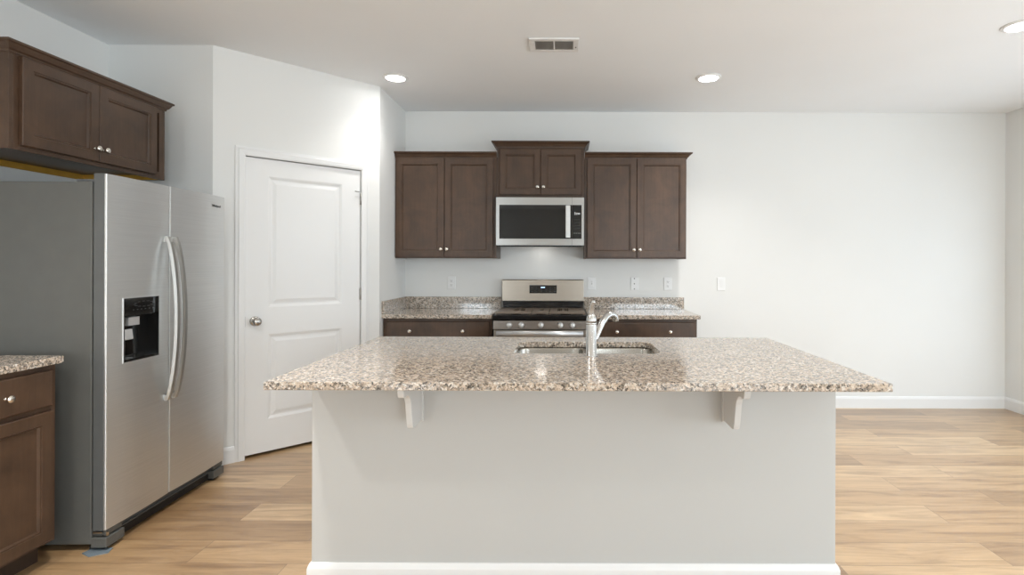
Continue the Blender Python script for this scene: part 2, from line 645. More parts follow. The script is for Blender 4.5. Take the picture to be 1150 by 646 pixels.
def cab_door(parent, name, x0, x1, z0, z1, y, kx=None, kz=None):
    """recessed-panel front standing on the plane y"""
    b = MB()
    b.rects(x0, x1, z0, z1, [(0, y), (0, y - 0.017), (0.003, y - 0.020), (0.050, y - 0.020), (0.0515, y - 0.0160),
                             (0.0575, y - 0.0160), (0.063, y - 0.0070)])
    o = b.build(name, 'wood', parent)
    if kx is not None:
        knob(o, kx, y - 0.020, kz)
    return o


def slab_drawer(parent, x0, x1, z0, z1, y, ks):
    b = MB()
    b.rects(x0, x1, z0, z1, [(0, y), (0, y - 0.014), (0.006, y - 0.0195), (0.012, y - 0.020)])
    o = b.build('drawer', 'wood', parent)
    for kx in ks:
        knob(o, kx, y - 0.020, (z0 + z1) / 2)
    return o


def crown(parent, x0, x1, depth, z, out=0.045, ht=0.052, ends=(True, True)):
    pr = [(0, 0), (0.006, 0), (0.008, 0.010), (0.016, 0.016), (0.024, 0.030), (out - 0.008, 0.038), (out, 0.042), (out, ht), (0, ht)]
    path = [(x0, -depth), (x1, -depth)]
    if ends[0]:
        path = [(x0, 0)] + path
    if ends[1]:
        path = path + [(x1, 0)]
    b = MB().sweep(path, pr, lambda u, v, h: (u, v, z + h))
    return b.build('crown_moulding', 'wood', parent)


def upper_cabinet(label, loc, rz, w, dep, h, doors, crown_ends, stiles=(0.012, 0.012), name='wall_cabinet', rails=(0.012, 0.012), group=None):
    t = thing(name, label, 'cabinet', loc, rz, group)
    b = MB()
    s = 0.018
    b.box(0, s, -dep, 0, 0, h).box(w - s, w, -dep, 0, 0, h)          # sides
    b.box(s, w - s, -dep, 0, h - s, h).box(s, w - s, -dep + 0.02, 0, 0.028, 0.028 + s)  # top, raised floor
    b.box(s, w - s, -0.01, 0, 0.028 + s, h - s)                      # back
    b.box(s, 0.045, -dep, -dep + 0.02, 0, h - s).box(w - 0.045, w - s, -dep, -dep + 0.02, 0, h - s)
    b.box(0.045, w - 0.045, -dep, -dep + 0.02, 0, 0.045).box(0.045, w - 0.045, -dep, -dep + 0.02, h - 0.05, h - s)
    b.build('cabinet_body', 'wood', t, 0.001, 1)
    a, c = stiles
    mid = (a + w - c) / 2
    zz0, zz1 = rails[0], h - rails[1]
    g = 0.0018
    cab_door(t, 'door', a, mid - g, zz0, zz1, -dep, mid - 0.026, zz0 + 0.066)
    cab_door(t, 'door', mid + g, w - c, zz0, zz1, -dep, mid + 0.026, zz0 + 0.066)
    crown(t, 0, w, dep, h - 0.012 if dep < 0.4 else h - 0.026, 0.045 if dep < 0.4 else 0.036, ends=crown_ends)
    return t


UD = 0.305
upper_cabinet('dark wooden wall cabinet with two tall doors, left of the microwave', (-1.480, YB, 1.375), 0, 0.886, UD, 0.885,
              2, (False, False), (0.008, 0.030))
upper_cabinet('dark wooden wall cabinet with two tall doors, right of the microwave', (0.172, YB, 1.375), 0, 0.890, UD, 0.885,
              2, (False, True), (0.024, 0.004))
upper_cabinet('short raised dark wooden wall cabinet directly above the microwave', (-0.592, YB, 1.905), 0, 0.762, UD, 0.450,
              2, (True, True), (0.024, 0.024), rails=(0.025, 0.024))
lc = upper_cabinet('dark wooden two-door cabinet high on the left wall over the refrigerator', (XL, 2.42, 1.838), pi / 2, 0.945, 0.49, 0.455,
                   2, (True, True), (0.045, 0.085), rails=(0.022, 0.030))
rb = MB()
rb.box(0.018, 0.927, -0.018, -0.002, -0.004, 0.028).box(0.911, 0.927, -0.468, -0.018, 0.0, 0.028)
rb.build('mounting_batten', 'raw', lc)['label'] = 'unfinished golden plywood strip under the cabinet'


def counter_slab(name, label, x0, x1, y0, y1, z0=0.882, z1=0.914):
    return tag(MB().box(x0, x1, y0, y1, z0, z1).build(name, 'granite', bevel=0.004), label, 'countertop')


def base_cabinet(label, loc, rz, w, dep, drawers, doors, stile=(0.02, 0.02), dz=(0.700, 0.858), cat='cabinet', end_filler=None):
    t = thing('base_cabinet', label, cat, loc, rz)
    b = MB()
    H = 0.882
    b.box(0, 0.018, -dep, 0, 0.10, H).box(w - 0.018, w, -dep, 0, 0.10, H)
    b.box(0.018, w - 0.018, -dep, 0, 0.10, 0.118).box(0.018, w - 0.018, -0.012, 0, 0.118, H)
    b.box(0.018, w - 0.018, -dep, -dep + 0.02, 0.118, H)
    b.build('cabinet_body', 'wood', t, 0.001, 1)
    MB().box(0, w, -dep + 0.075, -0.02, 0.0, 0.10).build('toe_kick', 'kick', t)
    for x0, x1, ks in drawers:
        slab_drawer(t, x0, x1, dz[0], dz[1], -dep, ks)
    for x0, x1, kx in doors:
        cab_door(t, 'door', x0, x1, 0.115, dz[0] - 0.020, -dep, kx, dz[0] - 0.075)
    return t


BD = 0.61
# back wall, left and right of the range
base_cabinet('dark base cabinet with a wide drawer of two knobs, left of the range', (CX + 0.002, YB - 0.002, 0), 0, 0.890, BD - 0.002,
             [(0.028, 0.872, (0.225, 0.655))], [(0.028, 0.448, 0.42), (0.452, 0.872, 0.48)])
base_cabinet('dark base cabinet with a wide drawer of two knobs, right of the range', (0.192, YB - 0.002, 0), 0, 0.892, BD - 0.002,
             [(0.020, 0.868, (0.235, 0.668))], [(0.020, 0.442, 0.415), (0.446, 0.868, 0.474)])
counter_slab('countertop', 'speckled granite countertop running from the pantry wall to the left of the range', CX, -0.588, 4.40, YB)
counter_slab('countertop', 'speckled granite countertop with a free end, right of the range', 0.190, 1.105, 4.40, YB)
tag(MB().box(CX, -0.585, YB - 0.02, YB, 0.914, 1.022).box(CX, CX + 0.02, 4.40, YB - 0.02, 0.914, 1.022)
    .build('backsplash', 'granite', bevel=0.002), 'low granite backsplash wrapping the corner left of the range', 'backsplash')
tag(MB().box(0.178, 1.109, YB - 0.02, YB, 0.914, 1.022).build('backsplash', 'granite', bevel=0.002),
    'low straight granite backsplash right of the range', 'backsplash')

# left wall, beside the refrigerator
base_cabinet('dark base cabinet against the left wall, near side of the refrigerator', (XL, 1.962, 0), pi / 2, 0.448, 0.712,
             [(0.016, 0.420, (0.215,))], [(0.016, 0.420, 0.05)])
counter_slab('countertop', 'short granite countertop on the left wall beside the refrigerator', XL, -2.226, 1.955, 2.418)


# ------------------------------------------------------------------ refrigerator
fr = thing('refrigerator', 'stainless steel side-by-side refrigerator with dispenser and charcoal sides', 'refrigerator',
           (-2.104, 2.495, 0), radians(91.58))
FW, FS = 0.905, 0.414
DZ0, DZ1 = 0.098, 1.737
b = MB()
b.box(0.004, FW - 0.004, 0.068, 0.76, 0.03, 1.700)
b.build('cabinet_body', 'fridge_side', fr, 0.004, 2)
MB().box(0.03, FW - 0.03, 0.055, 0.070, 0.12, 1.66).build('door_gasket', 'matteblack', fr)


def door_profile(x0, x1, cut=None):
    """closed outline (x, y) of a fridge door, rounded at the front corners; front is at y=0"""
    pts = [(x0, 0.056), (x0, 0.004)]
    for a in (30, 60):
        pts.append((x0 + 0.004 * (1 - cos(radians(a))), 0.004 * (1 - sin(radians(a)))))
    for i in range(9):
        s = i / 8
        pts.append((x0 + 0.004 + (x1 - x0 - 0.008) * s, -0.006 * (1 - (2 * s - 1) ** 2)))
    for a in (60, 30):
        pts.append((x1 - 0.004 * (1 - cos(radians(a))), 0.004 * (1 - sin(radians(a)))))
    pts += [(x1, 0.004), (x1, 0.056)]
    return pts


def clip(pts, x, keep_left):
    out = []
    n = len(pts)
    for i in range(n):
        a, c = pts[i], pts[(i + 1) % n]
        ia = (a[0] <= x) if keep_left else (a[0] >= x)
        ic = (c[0] <= x) if keep_left else (c[0] >= x)
        if ia:
            out.append(a)
        if ia != ic:
            s = (x - a[0]) / (c[0] - a[0])
            out.append((x, a[1] + s * (c[1] - a[1])))
    return out


E3 = lambda u, v, t: (u, v, t)
HX0, HX1, HZ0, HZ1 = 0.094, 0.327, 0.850, 1.156
pl = door_profile(0.0, FS - 0.003)
dl = MB()
dl.prism(pl, E3, DZ0, HZ0).prism(pl, E3, HZ1, DZ1)
dl.prism(clip(pl, HX0, True), E3, HZ0, HZ1).prism(clip(pl, HX1, False), E3, HZ0, HZ1)
dl.box(HX0, HX1, 0.050, 0.056, HZ0, HZ1)
dlo = dl.build('freezer_door', 'steel', fr)
dro = MB().prism(door_profile(FS + 0.003, FW), E3, DZ0, DZ1).build('fresh_food_door', 'steel', fr)
for (a, c, pd_) in ((0.001, FS - 0.004, dlo), (FS + 0.004, FW - 0.001, dro)):
    for e0 in (DZ0 - 0.002, DZ1):
        MB().box(a, c, 0.014, 0.057, e0, e0 + 0.002).build('door_end_cap', 'fridge_grey', pd_)
# near side skin of the freezer door is grey
MB().box(-0.0015, 0.0, 0.010, 0.056, DZ0, DZ1).build('door_edge', 'fridge_grey', dlo)

# dispenser
dp = bpy.data.objects.new
di = MB()
di.box(HX0, HX1, -0.0065, 0.0, 1.075, HZ1)                                  # control fascia
di.box(HX0, HX0 + 0.006, -0.0065, 0.05, HZ0, 1.075).box(HX1 - 0.006, HX1, -0.0065, 0.05, HZ0, 1.075)
di.box(HX0 + 0.006, HX1 - 0.006, -0.0065, 0.05, HZ0, HZ0 + 0.012)
di.box(HX0 + 0.006, HX1 - 0.006, 0.046, 0.05, HZ0 + 0.012, 1.075)
di.box(HX0 + 0.006, HX1 - 0.006, 0.0, 0.046, 1.069, 1.075)
dio = di.build('dispenser', 'black', dlo)
rim = MB()
for (a, c, e, f) in ((HX0 - 0.003, HX0, HZ0 - 0.003, HZ1 + 0.003), (HX1, HX1 + 0.003, HZ0 - 0.003, HZ1 + 0.003),
                     (HX0, HX1, HZ0 - 0.003, HZ0), (HX0, HX1, HZ1, HZ1 + 0.003)):
    rim.box(a, c, -0.0075, 0.001, e, f)
rim.build('dispenser_trim', 'silver', dlo)
pd = MB()
pd.box(0.135, 0.205, 0.002, 0.030, 1.022, 1.062)                          # ice chute
pd.prism([(0.004, 1.005), (-0.002, 0.957), (0.006, 0.953), (0.014, 1.005)], lambda u, v, t: (t, u, v), 0.103, 0.160)
pd.build('dispenser_paddle', 'silver', dlo)
pr = MB()
pr.box(0.115, 0.155, -0.004, 0.030, HZ0 + 0.012, 0.868)
pr.cyl((0.130, 0.03, 0.868), (0.130, 0.03, 0.95), 0.012, n=12)
pr.build('drip_tray', 'fridge_grey', dlo)
mk = MB()
for i in range(6):
    x = 0.150 + i * 0.026
    mk.box(x, x + 0.009, -0.0070, -0.0064, 1.096, 1.100)
for i in range(12):                                                       # swirl-shaped outline above the buttons
    a0 = pi * (0.05 + i * 0.16)
    x, z = 0.225 + 0.062 * cos(a0), 1.124 + 0.013 * sin(a0)
    mk.box(x - 0.009, x + 0.009, -0.0070, -0.0064, z - 0.0012, z + 0.0012)
mk.build('control_marks', 'dimprint', dlo)['label'] = 'faint pale row of button marks on the dispenser'


def handle(x, parent, name='handle'):
    pts, N = [], 24
    zt, zb = 1.468, 0.600
    b = MB()
    rings = []
    for i in range(N + 1):
        s = i / N
        z = zb + (zt - zb) * s
        yy = -0.012 - 0.052 * (1 - (2 * s - 1) ** 2) ** 0.75
        hw, th = 0.014, 0.007
        rings.append([(x - hw, yy + th, z), (x - hw * 0.7, yy - th, z), (x + hw * 0.7, yy - th, z), (x + hw, yy + th, z)])
    b.loft(rings)
    b.box(x - 0.010, x + 0.010, -0.012, 0.002, zb + 0.002, zb + 0.030).box(x - 0.010, x + 0.010, -0.012, 0.002, zt - 0.030, zt - 0.002)
    return b.build(name, 'handle', parent)


handle(0.383, dlo)
handle(0.443, dro)
# hinge caps, grille, feet
for hx in (0.03, FW - 0.10):
    MB().box(hx, hx + 0.07, 0.030, 0.16, 1.700, 1.716).cyl((hx + 0.02, 0.035, 1.70), (hx + 0.02, 0.035, 1.7345), 0.009, n=12).build('hinge_cover', 'fridge_grey', fr)
MB().box(0.055, 0.085, 0.16, 0.19, 1.700, 1.708).build('leveling_screw', 'nickel', fr)
g = MB()
g.box(0.11, FW - 0.10, 0.040, 0.068, 0.050, 0.092)
g.box(0.11, FW - 0.10, 0.030, 0.055, 0.052, 0.058)
g.build('base_grille', 'fridge_grey', fr)
MB().box(0.11, FW - 0.10, 0.034, 0.068, 0.012, 0.046).build('kick_plate', 'matteblack', fr)
for a, c in ((0.0, 0.11), (FW - 0.10, FW)):
    f = MB()
    f.box(a, c, -0.002, 0.068, 0.016, 0.062).box(a + 0.012, c, 0.008, 0.068, 0.066, 0.092)
    f.build('corner_foot', 'fridge_side', fr, 0.004, 2)
    MB().box(a + 0.02, c - 0.02, 0.02, 0.09, 0.0, 0.016).build('roller', 'matteblack', fr)
MB().box(0.05, FW - 0.05, 0.60, 0.66, 0.0, 0.03).build('roller', 'matteblack', fr)
lh = MB()
lh.box(0.002, 0.034, 0.018, 0.060, 0.082, 0.089).cyl((0.018, 0.022, 0.066), (0.018, 0.022, 0.0965), 0.006, n=10).box(0.014, 0.022, 0.002, 0.022, 0.066, 0.083)
lh.build('lower_hinge', 'chrome', fr)


def text_mesh(name, body, size, mat, parent, loc, rot, extrude=0.0003):
    cu_ = bpy.data.curves.new(name, 'FONT')
    cu_.body = body
    cu_.size = size
    cu_.extrude = extrude
    cu_.align_x = 'CENTER'
    tmp = bpy.data.objects.new(name + '_tmp', cu_)
    C.collection.objects.link(tmp)
    dg = bpy.context.evaluated_depsgraph_get()
    me = bpy.data.meshes.new_from_object(tmp.evaluated_get(dg))
    bpy.data.objects.remove(tmp)
    bpy.data.curves.remove(cu_)
    me.materials.clear()
    me.materials.append(M[mat])
    o = bpy.data.objects.new(name, me)
    C.collection.objects.link(o)
    o.parent = parent
    o.location = loc
    o.rotation_euler = rot
    return o


text_mesh('emblem', 'Whirlpool', 0.019, 'greyprint', dro, (0.812, -0.0066, 1.668), (pi / 2, 0, 0), 0.001)

sh = tag(MB().prism([(0, 0), (0.055, -0.028), (0.115, 0.006), (0.10, 0.05), (0.01, 0.05)], E3, 0.0, 0.003).build('floor_shim', 'shim'),
         'small blue-grey slip sheet on the floor under the refrigerator corner', 'floor pad')
sh.location = (-2.195, 2.475, 0)


# ------------------------------------------------------------------ microwave
mw = thing('microwave', 'stainless over-the-range microwave with black window, under the short cabinet', 'microwave', (-0.588, YB, 1.478), 0)
MWW, MWD, MWH = 0.754, 0.385, 0.420
b = MB()
b.box(0.004, MWW - 0.004, -MWD + 0.02, 0, 0.012, MWH)
b.build('case', 'matteblack', mw, 0.003)
fy = -MWD
# door and control column of the stainless face
gx0, gx1, gz0, gz1 = 0.028, 0.733, 0.066, 0.356
sx = 0.650
f = MB()
f.box(0, gx0, fy - 0.012, fy + 0.02, 0.010, MWH).box(gx0, sx, fy - 0.012, fy + 0.02, gz1, MWH).box(gx0, sx, fy - 0.012, fy + 0.02, 0.010, gz0)
f.box(gx0, sx, fy, fy + 0.02, gz0, gz1)
mdo = f.build('door', 'steel_grey', mw)
f = MB()
f.box(gx1, MWW, fy - 0.012, fy + 0.02, 0.010, MWH).box(sx + 0.002, gx1, fy - 0.012, fy + 0.02, gz1, MWH).box(sx + 0.002, gx1, fy - 0.012, fy + 0.02, 0.010, gz0)
cf = f.build('control_fascia', 'steel_grey', mw)
MB().box(gx0, sx - 0.001, fy - 0.0135, fy - 0.001, gz0, gz1).build('door_window', 'blackglass', mdo)
mwp = MB().box(sx + 0.002, gx1, fy - 0.0135, fy + 0.02, gz0, gz1)
hd = MB()
hx = 0.616
hd.box(hx - 0.020, hx + 0.020, fy - 0.050, fy - 0.036, gz0 + 0.006, gz1 - 0.006)
hd.box(hx - 0.012, hx + 0.012, fy - 0.037, fy - 0.0136, gz0 + 0.02, gz0 + 0.05).box(hx - 0.012, hx + 0.012, fy - 0.037, fy - 0.0136, gz1 - 0.05, gz1 - 0.02)
hd.build('handle', 'steel', mdo, 0.006, 3)
mk = mwp
mk.slot()
mk.box(0.672, 0.679, fy - 0.0142, fy - 0.0134, 0.272, 0.296).box(0.682, 0.698, fy - 0.0142, fy - 0.0134, 0.274, 0.279)
mk.box(0.682, 0.700, fy - 0.0142, fy - 0.0134, 0.284, 0.289).box(0.700, 0.719, fy - 0.0142, fy - 0.0134, 0.275, 0.287)
for x in (0.672, 0.690, 0.709, 0.724):
    mk.box(x - 0.004, x + 0.002, fy - 0.0142, fy - 0.0134, 0.112, 0.116)
mk.slot()
for i in range(4):
    for j in range(3):
        mk.box(0.672 + j * 0.018, 0.681 + j * 0.018, fy - 0.0142, fy - 0.0134, 0.150 + i * 0.026, 0.156 + i * 0.026)
mk.build('control_panel', ('blackglass', 'paleprint', 'dimprint'), cf)
MB().box(0.02, MWW - 0.02, fy + 0.004, fy + 0.10, 0.0, 0.012).build('vent_lip', 'matteblack', mw)
MB().box(0.10, MWW - 0.10, -0.34, -0.17, 0.004, 0.0115).build('grease_filter', 'silver', mw)
for lx in (0.377,):
    MB().box(lx - 0.045, lx + 0.045, -0.150, -0.110, 0.006, 0.0115).build('cooktop_lamp', 'hoodlamp', mw)

# ------------------------------------------------------------------ range
rg = thing('gas_range', 'stainless steel gas range with black cooktop and five knobs against the back wall', 'range', (-0.575, YB - 0.03, 0), 0)
RW = 0.757
RF = -0.62                    # front plane, local y
b = MB()
b.box(0.002, RW - 0.002, RF + 0.035, 0, 0.06, 0.900)
b.build('oven_body', 'fridge_grey', rg, 0.002)
for lx in (0.05, RW - 0.05):
    for ly in (RF + 0.09, -0.06):
        MB().cyl((lx, ly, 0.0), (lx, ly, 0.06), 0.018, n=14).build('leg', 'matteblack', rg)
# cooktop with raised front edge
ct = MB()
ct.prism([(0, 0.895), (0, 0.912), (RF + 0.02, 0.912), (RF - 0.018, 0.918), (RF - 0.022, 0.914), (RF - 0.022, 0.878), (RF, 0.872), (RF + 0.035, 0.895)],
         lambda u, v, t: (t, u, v), 0.0, RW)
ct.build('cooktop', 'enamel', rg, 0.003)
# grates: three flat sections with slots and a square opening
GY0, GY1, GZ0, GZ1 = RF + 0.015, -0.095, 0.922, 0.932


def grate(x0, x1, holes):
    """plate between x0 and x1 with rectangular openings (hx0, hx1, hy0, hy1), non-overlapping in x"""
    b = MB()
    x = x0
    for h0, h1, y0, y1 in holes:
        b.box(x, h0, GY0, GY1, GZ0, GZ1)
        b.box(h0, h1, GY0, y0, GZ0, GZ1).box(h0, h1, y1, GY1, GZ0, GZ1)
        x = h1
    b.box(x, x1, GY0, GY1, GZ0, GZ1)
    for lx in (x0 + 0.012, x1 - 0.012):
        for ly in (GY0 + 0.012, GY1 - 0.012):
            b.box(lx - 0.006, lx + 0.006, ly - 0.006, ly + 0.006, 0.912, GZ0)
    return b.build('grate', 'iron', rg)


def slots(cx):
    return [(cx + i * 0.013 - 0.0045, cx + i * 0.013 + 0.0045, -0.44, -0.17) for i in (-1, 0, 1)]


grate(0.012, 0.302, slots(0.165) + slots(0.218))
grate(0.306, 0.448, [(0.357, 0.397, -0.37, -0.21)])
grate(0.452, 0.745, slots(0.535) + slots(0.592))
for bx, by in ((0.17, -0.47), (0.17, -0.2), (0.377, -0.42), (0.585, -0.47), (0.585, -0.2)):
    MB().cyl((bx, by, 0.912), (bx, by, 0.9215), 0.045, 0.042).build('burner', 'matteblack', rg)
# control panel, knobs
MB().prism([(RF, 0.872), (RF - 0.016, 0.868), (RF - 0.022, 0.800), (RF, 0.796), (RF + 0.036, 0.796), (RF + 0.036, 0.872)],
           lambda u, v, t: (t, u, v), 0.0, RW).build('control_panel', 'steel_dark', rg)
for x in (0.131, 0.228, 0.386, 0.543, 0.640):
    kk = MB()
    kk.lathe((x, RF - 0.018, 0.835), (0, -1, 0), [(0, 0.023), (0.003, 0.024), (0.006, 0.0215), (0.028, 0.019), (0.031, 0.017), (0.0315, 0.0)], 24)
    kk.box(x - 0.0035, x + 0.0035, RF - 0.056, RF - 0.048, 0.818, 0.853)
    kk.build('knob', 'steel', rg)
# oven door
od = MB()
od.box(0.004, RW - 0.004, RF - 0.005, RF + 0.034, 0.235, 0.792)
odo = od.build('oven_door', 'steel_warm', rg, 0.003)
MB().box(0.11, RW - 0.11, RF - 0.0065, RF - 0.004, 0.33, 0.65).build('oven_window', 'blackglass', odo)
h = MB()
h.loft([[(x, RF - 0.047 + 0.017 * cos(a), 0.769 + 0.022 * sin(a)) for a in [2 * pi * i / 20 for i in range(20)]] for x in (0.030, RW - 0.030)], smooth=True)
h.box(0.045, 0.075, RF - 0.038, RF - 0.004, 0.756, 0.782).box(RW - 0.075, RW - 0.045, RF - 0.038, RF - 0.004, 0.756, 0.782)
h.build('handle', 'silver', odo)
MB().box(0.004, RW - 0.004, RF - 0.003, RF + 0.034, 0.070, 0.228).build('storage_drawer', 'steel_warm', rg, 0.003)
# backguard
bgd = MB()
bgd.prism([(-0.005, 0.985), (-0.005, 1.185), (-0.040, 1.185), (-0.052, 1.178), (-0.060, 0.990), (-0.050, 0.985)],
          lambda u, v, t: (t, u, v), 0.006, RW - 0.006)
bgo = bgd.build('backguard', 'steel_warm', rg, 0.002)
MB().box(0.010, RW - 0.010, -0.045, 0.0, 0.905, 0.985).build('backguard_base', 'enamel', rg)
mk = MB().box(0.255, 0.505, -0.0615, -0.050, 1.060, 1.134)
mk.slot()
mk.box(0.360, 0.397, -0.0622, -0.0612, 1.110, 1.118)
mk.slot()
for i in range(6):
    for j in range(3):
        x = 0.272 + i * 0.042
        if 0.34 < x < 0.41 and j == 2:
            continue
        mk.box(x, x + 0.014, -0.0622, -0.0612, 1.073 + j * 0.018, 1.077 + j * 0.018)
mk.build('control_display', ('blackglass', 'display', 'dimprint'), bgo)

# ------------------------------------------------------------------ island
IX0, IX1, IYF, IYB = -1.029, 1.110, 2.218, 3.04
isl = thing('kitchen_island', 'painted kitchen island in the middle of the floor', 'kitchen island', ((IX0 + IX1) / 2, (IYF + IYB) / 2, 0))
ox, oy = (IX0 + IX1) / 2, (IYF + IYB) / 2
ix0, ix1, iy0, iy1 = IX0 - ox, IX1 - ox, IYF - oy, IYB - oy
HT = 0.885
b = MB()
b.box(ix0, ix1, iy0, iy0 + 0.11, 0, HT)
b.box(ix0, ix0 + 0.02, iy0 + 0.11, iy1, 0, HT).box(ix1 - 0.02, ix1, iy0 + 0.11, iy1, 0, HT)
b.build('painted_panel', 'island', isl, 0.002)
cb = MB()
cb.box(ix0 + 0.02, ix1 - 0.02, iy1 - 0.02, iy1, 0.10, HT).box(ix0 + 0.02, ix1 - 0.02, iy1 - 0.10, iy1 - 0.08, 0, 0.10)
cb.build('cabinet_back', 'wood', isl)
wd = (IX1 - IX0 - 0.04) / 5
for i in range(5):
    x0 = -ix1 + 0.02 + i * wd
    t = cab_door(isl, 'door', x0 + 0.006, x0 + wd - 0.006, 0.115, HT - 0.02, 0)
    t.location = (0, iy1, 0)
    t.rotation_euler = (0, 0, pi)
MB().sweep([(ix1, iy1), (ix1, iy0), (ix0, iy0), (ix0, iy1)], [(-o_, h_) for o_, h_ in bprof], XYZ).build('baseboard', 'trim', isl)
cprof = [(0, HT), (-0.270, HT), (-0.268, 0.862), (-0.262, 0.846), (-0.250, 0.841), (-0.225, 0.842), (-0.200, 0.836), (-0.182, 0.822),
         (-0.171, 0.800), (-0.164, 0.770), (-0.150, 0.715), (-0.142, 0.700), (-0.128, 0.695), (0, 0.695)]
for xc in (-0.588, 0.659):
    cbm = MB()
    cbm.prism(cprof, lambda u, v, t: (t, iy0 + u, v), xc - ox - 0.012, xc - ox + 0.012)
    pr2 = [(0, HT), (-0.020, HT), (-0.020, 0.705), (-0.012, 0.688), (0, 0.688)]
    cbm.prism(pr2, lambda u, v, t: (t, iy0 + u, v), xc - ox - 0.017, xc - ox + 0.017)
    cbm.build('corbel', 'corbel', isl, 0.0025, 2)

# granite top with a rounded double-bowl opening
TX0, TX1, TY0, TY1, TZ0, TZ1 = -1.050, 1.148, 1.894, 3.085, 0.885, 0.914
SX0, SX1, SY0, SY1 = -0.238, 0.452, 2.515, 2.895


def rrect(x0, x1, y0, y1, r, n=6):
    pts = []
    for cx, cy, a0 in ((x1 - r, y0 + r, -90), (x1 - r, y1 - r, 0), (x0 + r, y1 - r, 90), (x0 + r, y0 + r, 180)):
        for i in range(n + 1):
            a = radians(a0 + 90 * i / n)
            pts.append((cx + r * cos(a), cy + r * sin(a)))
    return pts


def slab_with_hole(outer, hole, z0, z1, name, mat, bev):
    bm = bmesh.new()
    lay = []
    for z in (z0, z1):
        vo = [bm.verts.new((x, y, z)) for x, y in outer]
        vh = [bm.verts.new((x, y, z)) for x, y in hole]
        es = [bm.edges.new((v[i], v[(i + 1) % len(v)])) for v in (vo, vh) for i in range(len(v))]
        bmesh.ops.triangle_fill(bm, use_beauty=True, use_dissolve=False, edges=es)
        lay.append((vo, vh))
    for k in (0, 1):
        a, c = lay[0][k], lay[1][k]
        for i in range(len(a)):
            j = (i + 1) % len(a)
            bm.faces.new((a[i], a[j], c[j], c[i]))
    m = MB()
    m.bm.free()
    m.bm = bm
    return m.build(name, mat, None, bev, 2)


hole = rrect(SX0, SX1, SY0, SY1, 0.06)
top = slab_with_hole([(TX0, TY0), (TX1, TY0), (TX1, TY1), (TX0, TY1)], hole, TZ0, TZ1, 'island_countertop', 'granite', 0.003)
tag(top, 'wide speckled granite top of the island with a sink cut-out', 'countertop')

# undermount sink
sk = thing('kitchen_sink', 'double-bowl stainless steel sink set under the island granite', 'sink', (0.107, 2.705, 0.8845))
ax0, ax1, ay0, ay1 = SX0 - 0.107, SX1 - 0.107, SY0 - 2.705, SY1 - 2.705
mid = 0.0


def bowl(x0, x1):
    b = MB()
    rings = []
    for ins, z, rr in ((-0.012, -0.003, 0.06), (0.0, -0.003, 0.055), (0.002, -0.012, 0.055), (0.012, -0.150, 0.05), (0.035, -0.178, 0.04), (0.10, -0.184, 0.03)):
        rings.append([(x, y, z) for x, y in rrect(x0 + ins, x1 - ins, ay0 - 0.004 + ins, ay1 + 0.004 - ins, rr, 5)])
    b.loft(rings, cap0=False, cap1=True, smooth=True)
    o = b.build('bowl', 'sink', sk)
    md = o.modifiers.new('solid', 'SOLIDIFY')
    md.thickness = 0.0015
    md.offset = -1
    cx = (x0 + x1) / 2
    MB().lathe((cx, 0.02, -0.184), (0, 0, 1), [(0, 0.045), (0.003, 0.045), (0.004, 0.036), (0.001, 0.034), (0.001, 0.0)], 24).build('drain', 'chrome', o)
    return o


bowl(ax0 - 0.004, mid - 0.010)
bowl(mid + 0.014, ax1 + 0.004)

# faucet
fc = thing('kitchen_faucet', 'brushed chrome single-lever faucet standing on the island before the sink', 'faucet', (0.122, 2.452, 0.914))
MB().lathe((0, 0, 0), (0, 0, 1), [(0, 0.0275), (0.003, 0.0275), (0.006, 0.0245), (0.14, 0.0235), (0.142, 0.0225), (0.144, 0.0240), (0.150, 0.0245)], 32).build('faucet_body', 'chrome', fc)
lv = MB()
lv.lathe((0, 0, 0.151), (0, 0, 1), [(0, 0.0240), (0.012, 0.0235), (0.026, 0.0200), (0.036, 0.0150), (0.042, 0.0100), (0.044, 0.0)], 28)
lv.tube([(-0.002, 0.0, 0.175), (-0.002, -0.004, 0.195), (0.001, -0.010, 0.214), (0.005, -0.018, 0.232), (0.008, -0.026, 0.246), (0.008, -0.029, 0.252)],
        [0.0155, 0.0130, 0.0105, 0.0095, 0.0090, 0.0050], 16, 0.7, (0, 1, 0))
lv.build('lever', 'chrome', fc)
sp = MB()
dxy = Vector((0.62, 0.78, 0)).normalized()
path, rad = [], []
ctrl = [(0.010, 0.052, 0.013), (0.035, 0.080, 0.0150), (0.058, 0.112, 0.0155), (0.085, 0.143, 0.0155), (0.115, 0.165, 0.0150), (0.145, 0.176, 0.0150),
        (0.172, 0.174, 0.0150), (0.192, 0.162, 0.0155), (0.200, 0.146, 0.0150), (0.201, 0.140, 0.0135)]
for r_, z_, q in ctrl:
    path.append(dxy * r_ + Vector((0, 0, z_)))
    rad.append(q)
sp.tube(path, rad, 18, 1.0, (0.78, -0.62, 0))
sp.build('spout', 'chrome', fc)


